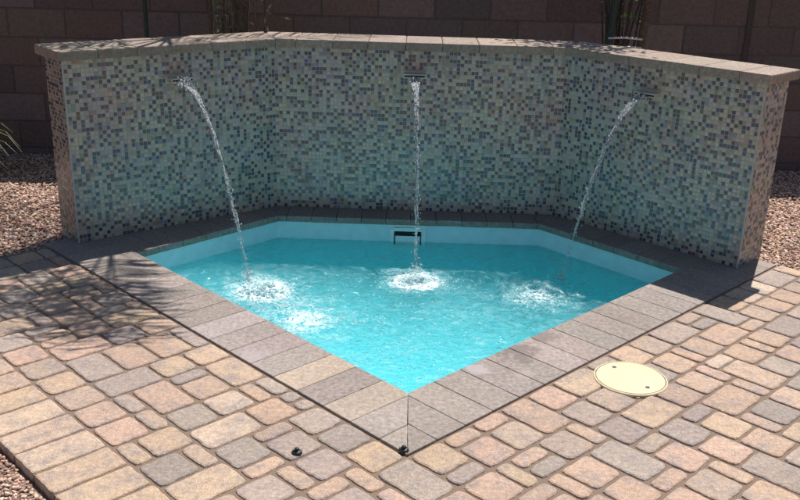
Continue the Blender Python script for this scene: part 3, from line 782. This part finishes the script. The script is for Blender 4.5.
for k, (b_, c_) in enumerate(FR): frond(lf, stm, (cr, b_, c_), .56 if k < 6 else .30, (44, 36, 30, 24, 22, 20)[k] if k < 6 else 34, seed=k+1, wid=(.012, .012, .010, .010, .009, .009)[k] if k < 6 else .008, st=(.28, .38, .45, .45, .35, .3)[k] if k < 6 else .2, asym=k < 3)
c_ = lf.build('crown', M['frond'], pm, org=PL); stm.build('frond_stem', M['frond'], c_, True, org=PL)

def stake(x, y, top, r, mt, lab, lean=(0, 0), z0=-.03):
    s = MB(); tube(s, [(x+lean[0]*t, y+lean[1]*t, z0+(top-z0)*t) for t in [i/8 for i in range(9)]], [r*(1-.06*i/8) for i in range(9)], 10)
    o = s.build('plant_stake', mt, None, True, org=(x, y, 0)); o.location = (x, y, 0); return tag(o, lab, 'stake')
stake(-1.312, 6.30, 1.9, .016, M['wood'], 'thin brown stake just left of the palm trunk')
stake(-1.764, 6.35, 1.9, .016, M['darkgreen'], 'thin dark green stake against the block wall at far left', (0, 0))
# dry flower stalks beside the palm
def stalks(name, x, y, n, h, lab, cat, seed, spread=.16, leafy=0):
    rr = random.Random(seed); root = tag(empty(name, (x, y, -.03)), lab, cat); mb = MB(); lm_ = MB()
    for k in range(n):
        a, b = rr.uniform(-1, 1)*spread*.3, rr.uniform(-1, 1)*.05; ex, ey = rr.uniform(-1, 1)*spread, rr.uniform(-.12, .12); hh = h*rr.uniform(.75, 1.05); ph = rr.uniform(0, 6)
        pts = []
        for i in range(15):
            t = i/14; pts.append((x+a+ex*t*t+.015*math.sin(t*9+ph), y+b+ey*t, -.03+hh*t))
        tube(mb, pts, [.0042*(1-.6*i/14) for i in range(15)], 5)
        for q in range(int(7+leafy)):
            i = rr.randint(5, 14); p = Vector(pts[i]); dr = Vector((rr.uniform(-1, 1), rr.uniform(-.6, .6), rr.uniform(-.2, 1))).normalized(); ln = rr.uniform(.03, .09)
            tube(mb, [p, p+dr*ln], [.0022, .0008], 4)
            w_ = dr.cross(Vector((.2, 1, .1))).normalized()*.008; c = p+dr*ln
            lm_.add([c-w_*.2, c+dr*.018-w_, c+dr*.045, c+dr*.018+w_], [(0, 1, 2, 3)])
    mb.build('stalk', M['wood'], root, True, org=root.location); lm_.build('foliage', M['leaf'] if leafy else M['straw'], root, org=root.location); return root
stalks('dry_shrub', -.95, 6.30, 8, 1.7, 'dry brown shrub of thin stems beside the palm trunk behind the wall', 'shrub', 4, .13)
stalks('leafy_shrub', -1.22, 6.36, 16, 1.75, 'leafy dark shrub between the thin stake and the palm trunk', 'shrub', 9, .12, 8)
# young tree between two leaning poles, right
tr_ = tag(empty('young_tree', (1.44, 6.32, -.03)), 'young tree with thin twiggy stems behind the right part of the mosaic wall', 'tree'); TL = tr_.location
s = MB(); rr = random.Random(21)
br = []
for k in range(16):
    a = rr.uniform(-.12, .14); pts = [(1.44+a*t*2.2*(.4+t)+.02*math.sin(t*7+k), 6.32+rr.uniform(-.02, .02)+.1*math.sin(k)*t, -.03+2.25*t) for t in [i/14 for i in range(15)]]
    tube(s, pts, [.009*(1-.55*i/14) for i in range(15)], 6); br.append(pts)
s.build('trunk', M['bark'], tr_, True, org=TL)
s = MB()
for k in range(1500):
    p = Vector((1.36, 6.33, 2.42)) + Vector((rr.gauss(0, .20), rr.gauss(0, .17), rr.gauss(0, .22)))
    if noise.noise(p*5) < -.08: continue
    d = Vector((rr.uniform(-1, 1), rr.uniform(-1, 1), rr.uniform(-.7, .7))).normalized(); w_ = d.cross(Vector((.3, .2, 1))).normalized()*.013
    s.add([p, p+d*.03-w_, p+d*.065, p+d*.03+w_], [(0, 1, 2, 3)])
for k in range(320):
    pts = rr.choice(br); p = Vector(rr.choice(pts[7:])); d = Vector((rr.uniform(-1, 1), rr.uniform(-.6, .6), rr.uniform(-.2, 1))).normalized(); p = p + d*.05; w_ = d.cross(Vector((.3, .2, 1))).normalized()*.009
    s.add([p, p+d*.02-w_, p+d*.045, p+d*.02+w_], [(0, 1, 2, 3)])
s.build('crown', M['leaf'], tr_, org=TL)
stake(1.30, 6.22, 2.0, .026, M['darkgreen'], 'dark leaning pole left of the young tree behind the wall', (.10, 0))
stake(1.50, 6.22, 2.0, .030, M['wood'], 'thick brown leaning pole right of the young tree behind the wall', (.13, 0))
for (pts_, r_, lab) in (([(1.335, 6.19, 1.012), (1.44, 6.17, 1.02), (1.56, 6.19, 1.01)], .007, 'upper of the two pale ties strung between the leaning poles'),
                        ([(1.335, 6.19, .955), (1.45, 6.175, .96), (1.56, 6.19, .955)], .007, 'lower pale tie between the leaning poles, just above the wall cap')):
    s = MB(); tube(s, pts_, r_, 6); o = s.build('tree_tie', M['tie'], None, True, org=pts_[1]); o.location = pts_[1]; tag(o, lab, 'tie', 'ties on the leaning poles')

# spiky grass tufts at far left
def tuft(x, y, n, ln, lab, seed, bias=(0, 0)):
    rr = random.Random(seed); s = MB()
    for k in range(n):
        a = rr.uniform(0, 6.28); out = rr.uniform(.3, 1)*ln*.62; b = Vector((rr.gauss(0, .025), rr.gauss(0, .025), -.02)); dx, dy = math.cos(a)*out+bias[0]*rr.random(), math.sin(a)*out+bias[1]*rr.random(); hh = ln*rr.uniform(.5, .95)
        sd = Vector((-dy, dx, 0)).normalized()*rr.uniform(.003, .0055); prev = None; vs = []
        for i in range(6):
            t = i/5; p = b + Vector((dx*t, dy*t, hh*(1.5*t-.75*t*t*(1+out/ln)))); w_ = sd*(1-t*.92); vs += [p-w_, p+w_]
        s.add(vs, [(2*i, 2*i+1, 2*i+3, 2*i+2) for i in range(5)])
    o = s.build('grass_tuft', M['grass'], None); o.location = (x, y, 0); return tag(o, lab, 'grass', 'grass tufts at the gravel edge')
tuft(-3.04, 6.15, 260, .86, 'tall spiky yellow-green grass tuft in the gravel at far left', 31, (.12, 0))
tuft(-2.92, 5.90, 110, .34, 'low grass tuft in front of the tall one at far left', 32, (.05, 0))

# ---------------------------------------------------------------- camera, light, world
cd = bpy.data.cameras.new('camera'); cam = bpy.data.objects.new('camera', cd); col.objects.link(cam); scn.camera = cam
cd.sensor_width = 36; cd.sensor_fit = 'HORIZONTAL'; cd.lens = 916.5/800*36; cd.clip_end = 500; cd.clip_start = .05
pt, ro = .3421, .029
c_, s_ = math.cos(pt), math.sin(pt)
fwv = Vector((0, c_, -s_)); up = Vector((0, s_, c_)); rt = Vector((1, 0, 0))
r2 = rt*math.cos(ro) + up*math.sin(ro); u2 = -rt*math.sin(ro) + up*math.cos(ro)
mx = Matrix.Identity(4)
for i in range(3): mx[i][0] = r2[i]; mx[i][1] = u2[i]; mx[i][2] = -fwv[i]
mx[2][3] = 1.688; cam.matrix_world = mx

sd = Vector((.2325, .512, 1)).normalized()
sl = bpy.data.lights.new('sun', 'SUN'); sl.energy = 5.0; sl.angle = math.radians(.5); sl.color = (1, .95, .90)
so = bpy.data.objects.new('sun', sl); col.objects.link(so); so.rotation_euler = sd.to_track_quat('Z', 'Y').to_euler(); so.location = (1, 3, 6)
el = math.asin(sd.z); az = math.atan2(sd.x, sd.y)
w = bpy.data.worlds.new('World'); scn.world = w; w.use_nodes = True; nt = w.node_tree
bg = nt.nodes['Background']; sk_ = nt.nodes.new('ShaderNodeTexSky'); sk_.sky_type = 'NISHITA'; sk_.sun_disc = False; sk_.sun_elevation = el; sk_.sun_rotation = az
nt.links.new(sk_.outputs[0], bg.inputs[0]); bg.inputs[1].default_value = .062
scn.view_settings.view_transform = 'Standard'; scn.view_settings.look = 'None'; scn.view_settings.exposure = .3; scn.view_settings.gamma = 1
cy = scn.cycles
cy.max_bounces = 14; cy.diffuse_bounces = 8; cy.glossy_bounces = 4; cy.transmission_bounces = 6; cy.transparent_max_bounces = 12; cy.volume_bounces = 12
cy.use_denoising = True; cy.sample_clamp_indirect = 10; cy.caustics_refractive = False; cy.caustics_reflective = False
